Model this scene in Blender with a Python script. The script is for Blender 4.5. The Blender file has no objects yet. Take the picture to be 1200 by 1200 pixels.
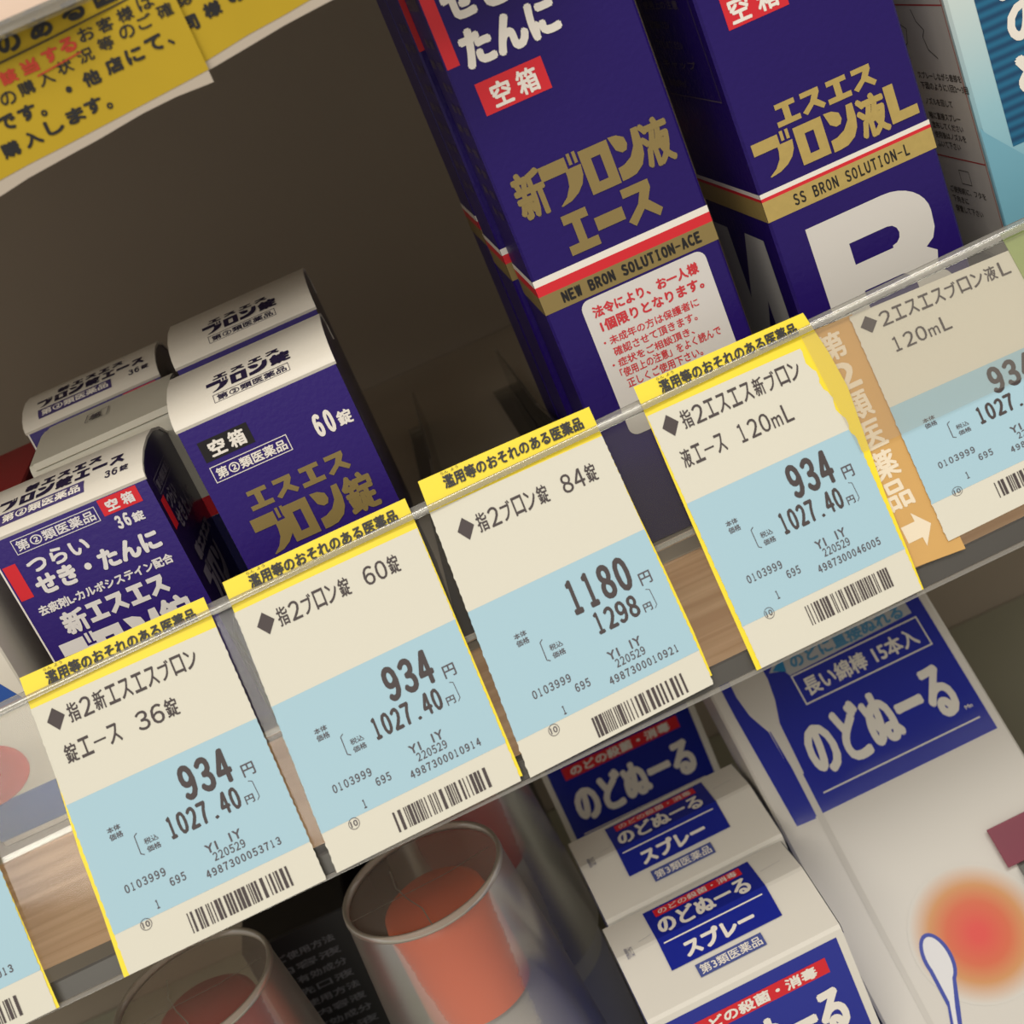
import bpy, math, random
from math import sin, cos, pi, radians
from mathutils import Vector, Matrix

random.seed(7)
S = bpy.context.scene
COL = S.collection

# ------------------------------------------------------------------ camera, world, lights, exposure
def cam_matrix(yaw, pitch, roll, loc):
    y, p, r = map(radians, (yaw, pitch, roll))
    fwd = Vector((sin(y) * cos(p), cos(y) * cos(p), -sin(p)))
    right = Vector((cos(y), -sin(y), 0)); up = right.cross(fwd)
    x = cos(r) * right + sin(r) * up; u = -sin(r) * right + cos(r) * up
    m = Matrix((x, u, -fwd)).transposed().to_4x4(); m.translation = loc
    return m
cd = bpy.data.cameras.new('camera'); cam = bpy.data.objects.new('camera', cd); COL.objects.link(cam)
cam.matrix_world = cam_matrix(1.4, 21.3, -23.7, Vector((0, -0.353, 0.169)))
cd.sensor_width = 36; cd.sensor_fit = 'HORIZONTAL'; cd.lens = 36 * 1743 / 1200
cd.clip_start = 0.01; cd.clip_end = 50
cd.dof.use_dof = True; cd.dof.focus_distance = 0.395; cd.dof.aperture_fstop = 20
S.camera = cam

W = bpy.data.worlds.new('world'); S.world = W; W.use_nodes = True
bg = W.node_tree.nodes['Background']; bg.inputs[0].default_value = (1.0, 0.93, 0.83, 1); bg.inputs[1].default_value = 0.5

def area(name, loc, target, sx, sy, power, color):
    l = bpy.data.lights.new(name, 'AREA'); l.shape = 'RECTANGLE'; l.size = sx; l.size_y = sy; l.energy = power; l.color = color
    o = bpy.data.objects.new(name, l); COL.objects.link(o); o.location = loc
    o.rotation_euler = (Vector(target) - Vector(loc)).to_track_quat('-Z', 'Y').to_euler()
    return o
area('ceiling_light_panel', (0.35, -1.15, 1.75), (0, 0, 0), 1.3, 0.5, 21, (1.0, 0.95, 0.87))
area('added_front_fill_light', (-1.2, -2.4, 1.75), (0, 0, 0), 1.6, 0.6, 30, (1.0, 0.95, 0.87))  # added fill lamp, no real panel; brightens the wood edge from the front
S.view_settings.view_transform = 'Standard'; S.view_settings.look = 'None'
S.view_settings.exposure = 0.0; S.view_settings.gamma = 1.0; S.view_settings.use_curve_mapping = False

# ------------------------------------------------------------------ materials
def lin(c):
    return tuple(((v / 255) / 12.92 if v / 255 <= .04045 else ((v / 255 + .055) / 1.055) ** 2.4) for v in c) + (1,)
MATS = {}
def mat(name, rgb, rough=.5, metal=0, spec=.5, coat=0, bump=0, bscale=400, vary=0, vscale=60):
    if name in MATS: return MATS[name]
    m = bpy.data.materials.new(name); m.use_nodes = True; nt = m.node_tree; b = nt.nodes['Principled BSDF']
    b.inputs['Base Color'].default_value = lin(rgb); b.inputs['Roughness'].default_value = rough
    b.inputs['Metallic'].default_value = metal; b.inputs['Specular IOR Level'].default_value = spec
    if coat: b.inputs['Coat Weight'].default_value = coat; b.inputs['Coat Roughness'].default_value = .12
    if bump or vary:
        tc = nt.nodes.new('ShaderNodeTexCoord')
    if bump:
        n = nt.nodes.new('ShaderNodeTexNoise'); n.inputs['Scale'].default_value = bscale; n.inputs['Detail'].default_value = 3
        nt.links.new(tc.outputs['Object'], n.inputs['Vector'])
        bp = nt.nodes.new('ShaderNodeBump'); bp.inputs['Strength'].default_value = bump; bp.inputs['Distance'].default_value = .0003
        nt.links.new(n.outputs['Fac'], bp.inputs['Height']); nt.links.new(bp.outputs['Normal'], b.inputs['Normal'])
        if coat: nt.links.new(bp.outputs['Normal'], b.inputs['Coat Normal'])
    if vary:
        n = nt.nodes.new('ShaderNodeTexNoise'); n.inputs['Scale'].default_value = vscale; n.inputs['Detail'].default_value = 4
        nt.links.new(tc.outputs['Object'], n.inputs['Vector'])
        mx = nt.nodes.new('ShaderNodeMix'); mx.data_type = 'RGBA'; mx.blend_type = 'MIX'
        c = lin(rgb); mx.inputs[6].default_value = c; mx.inputs[7].default_value = tuple(v * (1 - vary) for v in c[:3]) + (1,)
        nt.links.new(n.outputs['Fac'], mx.inputs[0]); nt.links.new(mx.outputs[2], b.inputs['Base Color'])
    MATS[name] = m; return m

def clear_mat(name, tint, haze=0.05, hazecol=(225, 222, 215), fres=1.0, rough=.06, bump=0, bscale=40):
    m = bpy.data.materials.new(name); m.use_nodes = True; nt = m.node_tree; nt.nodes.clear()
    out = nt.nodes.new('ShaderNodeOutputMaterial'); tr = nt.nodes.new('ShaderNodeBsdfTransparent'); tr.inputs[0].default_value = lin(tint)
    df = nt.nodes.new('ShaderNodeBsdfDiffuse'); df.inputs[0].default_value = lin(hazecol)
    gl = nt.nodes.new('ShaderNodeBsdfGlossy'); gl.inputs['Roughness'].default_value = rough
    fr = nt.nodes.new('ShaderNodeFresnel'); fr.inputs[0].default_value = 1.49
    mu = nt.nodes.new('ShaderNodeMath'); mu.operation = 'MULTIPLY'; mu.inputs[1].default_value = fres; mu.use_clamp = True
    m1 = nt.nodes.new('ShaderNodeMixShader'); m1.inputs[0].default_value = haze
    m2 = nt.nodes.new('ShaderNodeMixShader')
    L = nt.links.new
    L(tr.outputs[0], m1.inputs[1]); L(df.outputs[0], m1.inputs[2]); L(fr.outputs[0], mu.inputs[0]); L(mu.outputs[0], m2.inputs[0])
    L(m1.outputs[0], m2.inputs[1]); L(gl.outputs[0], m2.inputs[2]); L(m2.outputs[0], out.inputs[0])
    if bump:
        tc = nt.nodes.new('ShaderNodeTexCoord'); n = nt.nodes.new('ShaderNodeTexNoise'); n.inputs['Scale'].default_value = bscale
        mp = nt.nodes.new('ShaderNodeMapping'); mp.inputs['Scale'].default_value = (.25, 1, 2.5)
        L(tc.outputs['Object'], mp.inputs[0]); L(mp.outputs[0], n.inputs['Vector'])
        bp = nt.nodes.new('ShaderNodeBump'); bp.inputs['Strength'].default_value = bump; bp.inputs['Distance'].default_value = .002
        L(n.outputs['Fac'], bp.inputs['Height']); L(bp.outputs['Normal'], gl.inputs['Normal']); L(bp.outputs['Normal'], fr.inputs['Normal'])
    MATS[name] = m; return m

def wood_mat(name, c1, c2, scale=1):
    m = bpy.data.materials.new(name); m.use_nodes = True; nt = m.node_tree; b = nt.nodes['Principled BSDF']; L = nt.links.new
    tc = nt.nodes.new('ShaderNodeTexCoord'); mp = nt.nodes.new('ShaderNodeMapping'); mp.inputs['Scale'].default_value = (14 * scale, 100 * scale, 420 * scale)
    n = nt.nodes.new('ShaderNodeTexNoise'); n.inputs['Scale'].default_value = 1; n.inputs['Detail'].default_value = 5; n.inputs['Distortion'].default_value = .6
    r = nt.nodes.new('ShaderNodeValToRGB'); r.color_ramp.elements[0].position = .35; r.color_ramp.elements[0].color = lin(c1); r.color_ramp.elements[1].position = .68; r.color_ramp.elements[1].color = lin(c2)
    L(tc.outputs['Object'], mp.inputs[0]); L(mp.outputs[0], n.inputs['Vector']); L(n.outputs['Fac'], r.inputs[0]); L(r.outputs[0], b.inputs['Base Color'])
    b.inputs['Roughness'].default_value = .45
    MATS[name] = m; return m

WHITE = mat('white_carton_board', (222, 216, 203), .42, bump=.1, bscale=900)
CREAM = mat('cream_label_paper', (216, 213, 198), .6, bump=.15, bscale=500)
LBLUE = mat('pale_blue_label_print', (164, 199, 214), .6)
YELLOW = mat('yellow_card', (246, 222, 36), .45)
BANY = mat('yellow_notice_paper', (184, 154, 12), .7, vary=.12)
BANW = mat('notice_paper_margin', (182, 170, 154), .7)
INK = mat('dark_brown_ink', (66, 56, 56), .6)
INKL = mat('grey_dot_matrix_ink', (104, 100, 108), .6)
INKM = mat('charcoal_dot_matrix_ink', (84, 78, 84), .6)
BLACK = mat('black_ink', (22, 20, 22), .5)
PURPLE = mat('violet_carton_ink', (40, 18, 106), .45, spec=.28, bump=.35, bscale=700)
PURPLE2 = mat('deep_violet_gloss_ink', (34, 14, 98), .4, spec=.3, coat=.02, bump=.5, bscale=600)
RED = mat('red_ink', (214, 34, 46), .4)
WINK = mat('white_ink', (238, 232, 222), .4)
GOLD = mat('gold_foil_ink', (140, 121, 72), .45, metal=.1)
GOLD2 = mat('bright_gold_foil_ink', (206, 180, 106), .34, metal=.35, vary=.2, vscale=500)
NAVY = mat('royal_blue_gloss_ink', (20, 36, 148), .25, coat=.4)
NAVY2 = mat('royal_blue_print', (34, 56, 156), .4)
REDTXT = mat('red_sticker_print', (206, 52, 60), .5)
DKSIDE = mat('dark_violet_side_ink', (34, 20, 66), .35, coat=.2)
WOOD = wood_mat('beech_edge_wood', (212, 166, 122), (238, 198, 156))
DECK = mat('taupe_shelf_laminate', (184, 172, 154), .6, vary=.25, vscale=18)
BACK = mat('taupe_back_panel', (170, 157, 140), .7, vary=.12, vscale=12)
GREYM = mat('grey_channel_plastic', (64, 62, 62), .35)
CLEAR = clear_mat('clear_rail_plastic', (246, 246, 242), .05, (205, 198, 188), .6, .06, .05, 12)
CLIP = clear_mat('clear_lip_plastic', (232, 232, 228), .2, (232, 228, 220), 2.0, .1)
CDIV = clear_mat('clear_divider_plastic', (236, 238, 236), .05, (210, 208, 200), 1.6, .05, .15)
CUPM = clear_mat('frosted_cup_plastic', (246, 244, 240), .14, (220, 214, 206), .45, .3, .05, 60)
PINKC = clear_mat('pink_translucent_film', (200, 120, 140), .45, (170, 90, 110), 1.0, .2)

# ------------------------------------------------------------------ mesh helpers (all coordinates of builders in mm, turned to metres)
def mesh(name, verts, faces, m, parent=None, smooth=False, mats=None, fm=None):
    me = bpy.data.meshes.new(name); me.from_pydata([tuple(c / 1000 for c in v) for v in verts], [], faces)
    for mm in (mats or [m]): me.materials.append(mm)
    if fm: me.polygons.foreach_set('material_index', fm)
    if smooth: me.polygons.foreach_set('use_smooth', [True] * len(me.polygons))
    me.update()
    o = bpy.data.objects.new(name, me); COL.objects.link(o)
    if parent: o.parent = parent
    return o

def thing(name, label, cat, loc=(0, 0, 0), rot=None, group=None):
    o = bpy.data.objects.new(name, None); o.empty_display_size = .01; COL.objects.link(o)
    mtx = (rot.to_4x4() if rot else Matrix.Identity(4)); mtx.translation = Vector(loc) / 1000; o.matrix_world = mtx
    o['label'] = label; o['category'] = cat
    if group: o['group'] = group
    return o

def frame(yaw=0, tilt=0, roll=0):
    y, t, r = map(radians, (yaw, tilt, roll))
    X = Vector((cos(y), sin(y), 0)); Y0 = Vector((-sin(y), cos(y), 0)); Z = cos(t) * Vector((0, 0, 1)) + sin(t) * Y0
    Y = cos(t) * Y0 - sin(t) * Vector((0, 0, 1))
    return Matrix((cos(r) * X + sin(r) * Z, Y, -sin(r) * X + cos(r) * Z)).transposed()

def box(name, x0, x1, y0, y1, z0, z1, m, parent=None, bev=.5):
    b = min(bev, (x1 - x0) / 3, (y1 - y0) / 3, (z1 - z0) / 3)
    V = []; F = []
    # chamfered box: three insets per corner
    idx = {}
    for i, x in enumerate((x0, x1)):
        for j, y in enumerate((y0, y1)):
            for k, z in enumerate((z0, z1)):
                sx, sy, sz = (1, -1)[i], (1, -1)[j], (1, -1)[k]
                for a, p in enumerate(((x, y + sy * b, z + sz * b), (x + sx * b, y, z + sz * b), (x + sx * b, y + sy * b, z))):
                    idx[i, j, k, a] = len(V); V.append(p)
    q = lambda *a: F.append(tuple(idx[t] for t in a))
    for i in (0, 1): q((i, 0, 0, 0), (i, 1, 0, 0), (i, 1, 1, 0), (i, 0, 1, 0))
    for j in (0, 1): q((0, j, 0, 1), (1, j, 0, 1), (1, j, 1, 1), (0, j, 1, 1))
    for k in (0, 1): q((0, 0, k, 2), (1, 0, k, 2), (1, 1, k, 2), (0, 1, k, 2))
    for i in (0, 1):
        for j in (0, 1): q((i, j, 0, 0), (i, j, 1, 0), (i, j, 1, 1), (i, j, 0, 1)); q((i, 0, j, 0), (i, 1, j, 0), (i, 1, j, 2), (i, 0, j, 2)); q((0, i, j, 1), (1, i, j, 1), (1, i, j, 2), (0, i, j, 2))
    for i in (0, 1):
        for j in (0, 1):
            for k in (0, 1): q((i, j, k, 0), (i, j, k, 1), (i, j, k, 2))
    o = mesh(name, V, F, m, parent)
    import bmesh
    bm = bmesh.new(); bm.from_mesh(o.data); bmesh.ops.recalc_face_normals(bm, faces=bm.faces); bm.to_mesh(o.data); bm.free()
    return o

def prism(name, prof, x0, x1, m, parent=None, endmat=None, smooth=False):
    """closed (y,z) profile drawn out along x; the ends may carry another material"""
    n = len(prof); V = [(x0, y, z) for y, z in prof] + [(x1, y, z) for y, z in prof]
    F = [(i, (i + 1) % n, n + (i + 1) % n, n + i) for i in range(n)] + [tuple(range(n))[::-1], tuple(range(n, 2 * n))]
    o = mesh(name, V, F, m, parent, mats=[m, endmat or m], fm=[0] * n + [1, 1])
    import bmesh
    bm = bmesh.new(); bm.from_mesh(o.data); bmesh.ops.recalc_face_normals(bm, faces=bm.faces); bm.to_mesh(o.data); bm.free()
    if smooth:
        for p in o.data.polygons[:n]: p.use_smooth = True
        o.data.set_sharp_from_angle(angle=radians(35))
    return o

def lathe(name, prof, m, parent=None, n=48, cx=0, cy=0):
    V = []; F = []
    for r, z in prof:
        for i in range(n): V.append((cx + r * cos(2 * pi * i / n), cy + r * sin(2 * pi * i / n), z))
    for j in range(len(prof) - 1):
        for i in range(n): F.append((j * n + i, j * n + (i + 1) % n, (j + 1) * n + (i + 1) % n, (j + 1) * n + i))
    return mesh(name, V, F, m, parent, smooth=True)

# ------------------------------------------------------------------ print: flat lettering and marks laid on surfaces
_cache = {}
def glyphs(s):
    if s not in _cache:
        c = bpy.data.curves.new('t', 'FONT'); c.body = s; c.resolution_u = 3; c.fill_mode = 'BOTH'
        o = bpy.data.objects.new('t', c); me = o.to_mesh()
        V = [(v.co.x, v.co.y) for v in me.vertices]; F = [tuple(p.vertices) for p in me.polygons]
        o.to_mesh_clear(); bpy.data.objects.remove(o); bpy.data.curves.remove(c)
        if V:
            a = min(v[0] for v in V); b = max(v[0] for v in V); d = min(v[1] for v in V); e = max(v[1] for v in V)
            V = [((x - a) / ((b - a) or 1), (y - d) / ((e - d) or 1)) for x, y in V]
        _cache[s] = (V, F)
    return _cache[s]

# block capitals of the pack lettering, unit cells, v up; each a list of convex-ish outlines
def _arc(cx, cy, rx, ry, a0, a1, n=7): return [(cx + rx * cos(radians(a0 + (a1 - a0) * i / n)), cy + ry * sin(radians(a0 + (a1 - a0) * i / n))) for i in range(n + 1)]
BLOCK = {
 'エ': [[(.08, 1), (.92, 1), (.92, .77), (.64, .77), (.64, .24), (1, .24), (1, 0), (0, 0), (0, .24), (.36, .24), (.36, .77), (.08, .77)]],
 'ス': [[(.06, 1), (.86, 1), (.86, .78), (.7, .5), (1, .17), (.86, 0), (.52, .32), (.16, 0), (0, .17), (.4, .5), (.54, .77), (.06, .77)]],
 'ロ': [[(0, 0), (.34, 0), (.34, 1), (0, 1)], [(.66, 0), (1, 0), (1, 1), (.66, 1)], [(.34, 0), (.66, 0), (.66, .22), (.34, .22)], [(.34, .76), (.66, .76), (.66, 1), (.34, 1)]],
 'ー': [[(0, .36), (1, .36), (1, .64), (0, .64)]],
 'ブ': [[(0, 1), (.68, 1), (.68, .72), (1, .72), (.97, .48), (.88, .3), (.72, .15), (.5, .04), (.25, 0), (.22, .02), (.42, .16), (.56, .36), (.6, .56), (.6, .68), (0, .68)], [(.74, .78), (.82, .78), (.82, 1.04), (.74, 1.04)], [(.88, .78), (.96, .78), (.96, 1.04), (.88, 1.04)]],
 'ン': [[(0, 1), (.28, .98), (.5, .88), (.54, .72), (.46, .6), (.3, .58), (.12, .68)], [(.78, .98), (1, .98), (1, .62), (.94, .36), (.78, .16), (.5, .03), (.2, 0), (0, 0), (0, .3), (.22, .32), (.5, .42), (.7, .62)]],
 'L': [[(0, 1), (.36, 1), (.36, .26), (1, .26), (1, 0), (0, 0)]],
}
class Print:
    def __init__(s, M): s.M = M; s.V = []; s.F = []; s.k = 0
    def poly(s, pts, lift=0.0):
        b = len(s.V); s.k = (s.k + 1) % 20; lift = lift + .004 * s.k; s.V += [s.M(u, v, lift) for u, v in pts]; s.F.append(tuple(range(b, b + len(pts)))); return s
    def rect(s, u0, v0, u1, v1, nu=1, nv=1):
        if nu == 1 and nv == 1: return s.poly([(u0, v0), (u1, v0), (u1, v1), (u0, v1)])
        for i in range(nu):
            for j in range(nv):
                a = u0 + (u1 - u0) * i / nu; c = u0 + (u1 - u0) * (i + 1) / nu; d = v0 + (v1 - v0) * j / nv; e = v0 + (v1 - v0) * (j + 1) / nv
                s.poly([(a, d), (c, d), (c, e), (a, e)])
        return s
    def outline(s, u0, v0, u1, v1, w):
        s.rect(u0, v0, u1, v0 + w); s.rect(u0, v1 - w, u1, v1); s.rect(u0, v0 + w, u0 + w, v1 - w); s.rect(u1 - w, v0 + w, u1, v1 - w); return s
    def stroke(s, pts, w):
        for (a, b), (c, d) in zip(pts, pts[1:]):
            L = math.hypot(c - a, d - b) or 1; nx, ny = -(d - b) / L * w / 2, (c - a) / L * w / 2
            s.poly([(a + nx, b + ny), (c + nx, d + ny), (c - nx, d - ny), (a - nx, b - ny)])
        return s
    def text(s, t, u0, v0, u1, v1, bold=0, slant=0):
        """t fitted into the rectangle: u0..u1, v0 (bottom)..v1 (top)"""
        V, F = glyphs(t); sh = [(0, 0)]
        if bold:
            k = 8 if bold > .25 else 4
            sh += [(bold * cos(2 * pi * i / k + .4), bold * sin(2 * pi * i / k + .4)) for i in range(k)]
        sg = 1 if v1 > v0 else -1; bv = bold * sg; w, h = u1 - u0 - 2 * bold, v1 - v0 - 2 * bv
        for n_, (dx, dy) in enumerate(sh):
            b = len(s.V); s.V += [s.M(u0 + bold + x * w + dx + slant * y * h, v0 + bv + y * h + dy, .008 * n_) for x, y in V]
            s.F += [tuple(b + i for i in f) for f in F]
        return s
    def cells(s, t, u0, v0, u1, v1, bold=0, fill=.82, narrow='1.・、'):
        """every character in an equal cell, as the fixed-pitch printer does it"""
        cw = (u1 - u0) / len(t)
        for i, ch in enumerate(t):
            if ch in ' 　': continue
            if ch.isascii() and ch.isalnum(): ch = chr(ord(ch) + 0xFEE0)
            a = u0 + i * cw + cw * (1 - fill) / 2; b = a + cw * fill; c, d = v0, v1
            if ch in '1１': a += cw * .12; b -= cw * .2
            if ch in 'Ｉ': a += cw * .2; b -= cw * .2
            if ch in 'Ｌ': a += cw * .1
            if ch == '.': a += cw * .25; b -= cw * .25; d = v0 + (v1 - v0) * .16
            if ch in 'ーー-': c, d = v0 + (v1 - v0) * .44, v0 + (v1 - v0) * .54
            if ch == 'ｍ': d = v0 + (v1 - v0) * .6
            s.text(ch, a, c, b, d, bold)
        return s
    def block(s, ch, u0, v0, u1, v1):
        for o in BLOCK[ch]: s.poly([(u0 + x * (u1 - u0), v0 + y * (v1 - v0)) for x, y in o])
        return s
    def disc(s, cx, cy, rx, ry, n=28): return s.poly([(cx + rx * cos(2 * pi * i / n), cy + ry * sin(2 * pi * i / n)) for i in range(n)])
    def ring(s, cx, cy, r, w, n=20): return s.stroke([(cx + r * cos(2 * pi * i / n), cy + r * sin(2 * pi * i / n)) for i in range(n + 1)], w)
    def done(s, name, m, parent, label=None):
        o = mesh(name, s.V, s.F, m, parent)
        if label: o['label'] = label
        return o

def front(y=0, base=.08):   return lambda u, v, l: (u, y - base - l, v)
def leftside(base=.08):     return lambda u, v, l: (-base - l, u, v)          # u runs back
def rightside(x, base=.08): return lambda u, v, l: (x + base + l, u, v)
def lidmap(prof, z0, base=.08):
    """u along the box, v = way along the lid profile (dy,dz) from its front edge"""
    seg = [];
    for a, b in zip(prof, prof[1:]): seg.append((a, b, math.hypot(b[0] - a[0], b[1] - a[1])))
    def M(u, v, l):
        k = v
        for i, (a, b, L) in enumerate(seg):
            if k <= L or i == len(seg) - 1:
                t = k / L; dy, dz = (b[0] - a[0]) / L, (b[1] - a[1]) / L
                sg = 1 if b[0] > a[0] else -1
                return (u, a[0] + (b[0] - a[0]) * t - dz * sg * (base + l), z0 + a[1] + (b[1] - a[1]) * t + dy * sg * (base + l))
            k -= L
    return M

# ------------------------------------------------------------------ the shelving
def tagst(o, kind='structure'): o['kind'] = kind; return o
tagst(box('wall_back', -420, 420, 290, 300, -330, 330, BACK, bev=.2))
def shelf(name, label, z, y0, thick, m=DECK, edge=WOOD):
    t = thing(name, label, 'shelf', (0, 0, z))
    box('deck_board', -420, 420, y0 + 1.2, 289, -thick, 0, m, t)
    box('wood_edge_strip', -420, 420, y0, y0 + 1.1, -thick, 0, edge, t)
    return t
shelf('middle_shelf', 'shelf board with beech wood front edge behind the row of price cards', 0, 0, 34)
shelf('upper_shelf', 'shelf board overhead with the yellow paper notice hanging from its front', 205, 0, 24)
shelf('lower_shelf', 'dim olive grey shelf board beneath throat spray packs and clear cups', -236, -130, 24, mat('olive_grey_laminate', (176, 176, 156), .6, vary=.15, vscale=10))

# the clear label rail on the middle shelf
RF = frame(0, 29, 1.2); RP = Vector((0, -4, 43.6))
rail = thing('label_rail', 'clear plastic price label rail along the middle shelf front', 'label holder', RP, RF)
mesh('clear_sheet', [(-260, 0, 0), (260, 0, 0), (260, 0, -71), (-260, 0, -71)], [(0, 1, 2, 3)], CLEAR, rail)
mesh('front_flap', [(92, -2.0, -2), (260, -2.0, -2), (260, -2.0, -36.5), (92, -2.0, -34.5)], [(0, 1, 2, 3)], clear_mat('clear_flap_plastic', (246, 244, 240), .10, (215, 210, 202), 1.0, .08, .3), rail)
prism('front_lip', [(-2.4, -1.6), (-2.7, -1.7), (-3.0, -1.0), (-2.9, -.3), (-2.6, 0), (-2.4, -.3)], -260, 260, CLIP, rail, smooth=True)
prism('back_lip', [(0, -1.6), (-.1, .6), (.5, 1.7), (1.6, 1.7), (2.2, .6), (1.6, -.8), (.8, -1.2)], -260, 260, CLIP, rail, smooth=True)
prism('bottom_channel', [(1.2, -70.8), (1.2, -66.2), (1.8, -65.6), (2.6, -65.6), (2.6, -70.8)], -260, 260, GREYM, rail)
prism('bottom_lip', [(-.3, -72.0), (-.5, -71.3), (-.2, -70.9), (1.6, -70.9), (1.6, -72.0)], -260, 260, CLIP, rail, smooth=True)
prism('mid_fold', [(0.4, -33.2), (.3, -34.6), (1.6, -34.8), (1.7, -33.4)], -260, 260, CLIP, rail)

# ------------------------------------------------------------------ price cards
def bars(P, u0, u1, v0, v1, seed):
    r = random.Random(seed); u = u0; unit = (u1 - u0) / 95
    while u < u1 - unit:
        w = unit * r.choice((1, 1, 2, 2, 3)); P.rect(u, v0, min(u + w, u1), v1); u += w + unit * r.choice((1, 1, 2, 3))

def price_card(quad, label, l1, l2, price, price2, ean, dx=0, dy=0, strip=True, y=-1.3, backing=None, tear=None, ty=13.0, l1x=(10.2, 44.6), l2x=(4.0, 34), group='price cards in the label rail', pricex=None, bow=.5):
    """quad: TL TR BR BL in rail mm; layout in a 49.5 x 76 mm card, v running down"""
    TL, TR, BR, BL = [Vector(p) for p in quad]; O = BL
    wp = RP + RF @ Vector((O.x, y, O.y))
    t = thing('price_card', label, 'price label', wp, RF, group)
    def pos(u, v, lift):
        a, b = u / 49.5, v / 76
        p = TL * (1 - a) * (1 - b) + TR * a * (1 - b) + BR * a * b + BL * (1 - a) * b - O
        return (p.x, -lift - bow * sin(pi * min(max(a, 0), 1)), p.y)
    def M(base): return lambda u, v, l: pos(u, v, base + l)
    def sheet(name, m, pts, base, nu=10, par=None):
        # sheet with straight top/bottom and given left/right edge curves: pts = list of (v, uL, uR)
        V = []; F = []
        for v, a, b in pts:
            for i in range(nu + 1): V.append(pos(a + (b - a) * i / nu, v, base))
        for j in range(len(pts) - 1):
            for i in range(nu): k = j * (nu + 1) + i; F.append((k, k + 1, k + nu + 2, k + nu + 1))
        return mesh(name, V, F, m, par or t)
    back = None
    if backing: back = sheet('yellow_backing_card', YELLOW, backing, 0.0)
    lo = 8.2 if strip else 0
    rows = [lo + (76 - lo) * i / 68 for i in range(69)]
    rr = random.Random(len(ean) + int(ean[-3:]))
    def edge(v, sidek):
        base = 0 if sidek == 0 else 49.5
        if tear: base += tear(v, sidek)
        return base
    pts = [(v, edge(v, 0) + ((-.22 if i % 2 else .12) if i % 4 < 3 else 0) * rr.random(), edge(v, 1) + (.2 if i % 2 else -.1) * rr.random()) for i, v in enumerate(rows)]
    lab = sheet('paper_label', CREAM, pts, .18)
    card = t
    # pale blue price field
    bl = [(v, a, b) for v, a, b in pts if 33.4 + dy * .6 <= v <= 67.3 + dy * .5]
    sheet('price_field', LBLUE, bl, .24, par=lab)
    Z = .30
    if strip:
        P = Print(M(Z)); P.text('濫用等のおそれのある医薬品', 6.2, 4.7, 46.2, 1.2, .12); P.text('らん', 6.3, .95, 8.4, .2); P.text('よう', 9.2, .95, 11.3, .2)
        P.done('strip_lettering', BLACK, back or t)
    P = Print(M(Z))
    P.poly([(l1x[0] - 2.9 + dx, ty - .6), (l1x[0] - .5 + dx, ty + 2.2), (l1x[0] - 2.9 + dx, ty + 5.2), (l1x[0] - 5.2 + dx, ty + 2.2)])
    P.cells(l1, l1x[0] + dx, ty + 4.8, l1x[1] + dx, ty, .07, .84)
    if l2: P.cells(l2, l2x[0] + dx, ty + 13.8, l2x[1] + dx, ty + 9, .07, .84)
    P.done('title_lettering', INK, lab)
    px = pricex or (28.4, 41.6)
    P = Print(M(Z)); P.cells(price, px[0] + dx, 46.3 + dy, px[1] + dx, 37.5 + dy, .36, .86)
    P.cells(price2, (21.8 if len(price2) > 5 else 28.2) + dx, 53 + dy, 40.6 + dx, 47.4 + dy, .22, .88)
    P.done('price_figures', INK, lab)
    P = Print(M(Z)); P.text('円', 43.2 + dx, 46.8 + dy, 46.3 + dx, 43.6 + dy, .06); P.text('円', 41.3 + dx, 53 + dy, 43.5 + dx, 50.9 + dy, .05)
    P.stroke([(43.6 + dx, 47.8 + dy), (44.5 + dx, 48.2 + dy), (44.7 + dx, 52.3 + dy), (44.0 + dx, 53 + dy)], .18)
    P.stroke([(15.0 + dx, 47.8 + dy), (14.2 + dx, 48.3 + dy), (14.2 + dx, 52.8 + dy), (15 + dx, 53.3 + dy)], .22)
    P.done('yen_lettering', INKM, lab)['kind'] = 'stuff'
    P = Print(M(Z)); P.text('本体', 8.6 + dx, 45.2 + dy, 12 + dx, 43.8 + dy, .03); P.text('価格', 8.6 + dx, 47.1 + dy, 12 + dx, 45.5 + dy, .03)
    P.text('税込', 15.9 + dx, 51.3 + dy, 19.4 + dx, 49.8 + dy, .02); P.text('価格', 15.9 + dx, 53.3 + dy, 19.4 + dx, 51.8 + dy, .03)
    P.text('Y1', 28.4 + dx, 59.7 + dy, 31.4 + dx, 57.5 + dy, .08); P.text('1Y', 34.6 + dx, 59.5 + dy, 37.5 + dx, 57.2 + dy, .08)
    P.cells('220529', 29.4 + dx, 62 + dy, 37.6 + dx, 59.9 + dy, .05, .8); P.cells(ean, 26.3 + dx, 65.1 + dy, 45.4 + dx, 63.1 + dy, .07, .74)
    P.cells('0103999', 7.5 + dx, 60 + dy, 18.2 + dx, 57.9 + dy, .06, .74); P.cells('695', 17.9 + dx, 63.0 + dy, 22.2 + dx, 60.9 + dy, .06, .74); P.cells('1', 12.8 + dx, 66.4 + dy, 14.5 + dx, 64.2 + dy, .06, .74)
    P.text('10', 8.6 + dx, 69.2 + dy, 10.4 + dx, 67.7 + dy, .03); P.ring(9.5 + dx, 68.45 + dy, 1.35, .14)
    P.done('small_print', INKM, lab)['kind'] = 'stuff'
    P = Print(M(Z)); bars(P, 18.9 + dx, 44.0 + dx, 75.0 + dy * .8, 70.0 + dy * .8, int(ean)); P.done('barcode', INK, lab)
    return t

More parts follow.
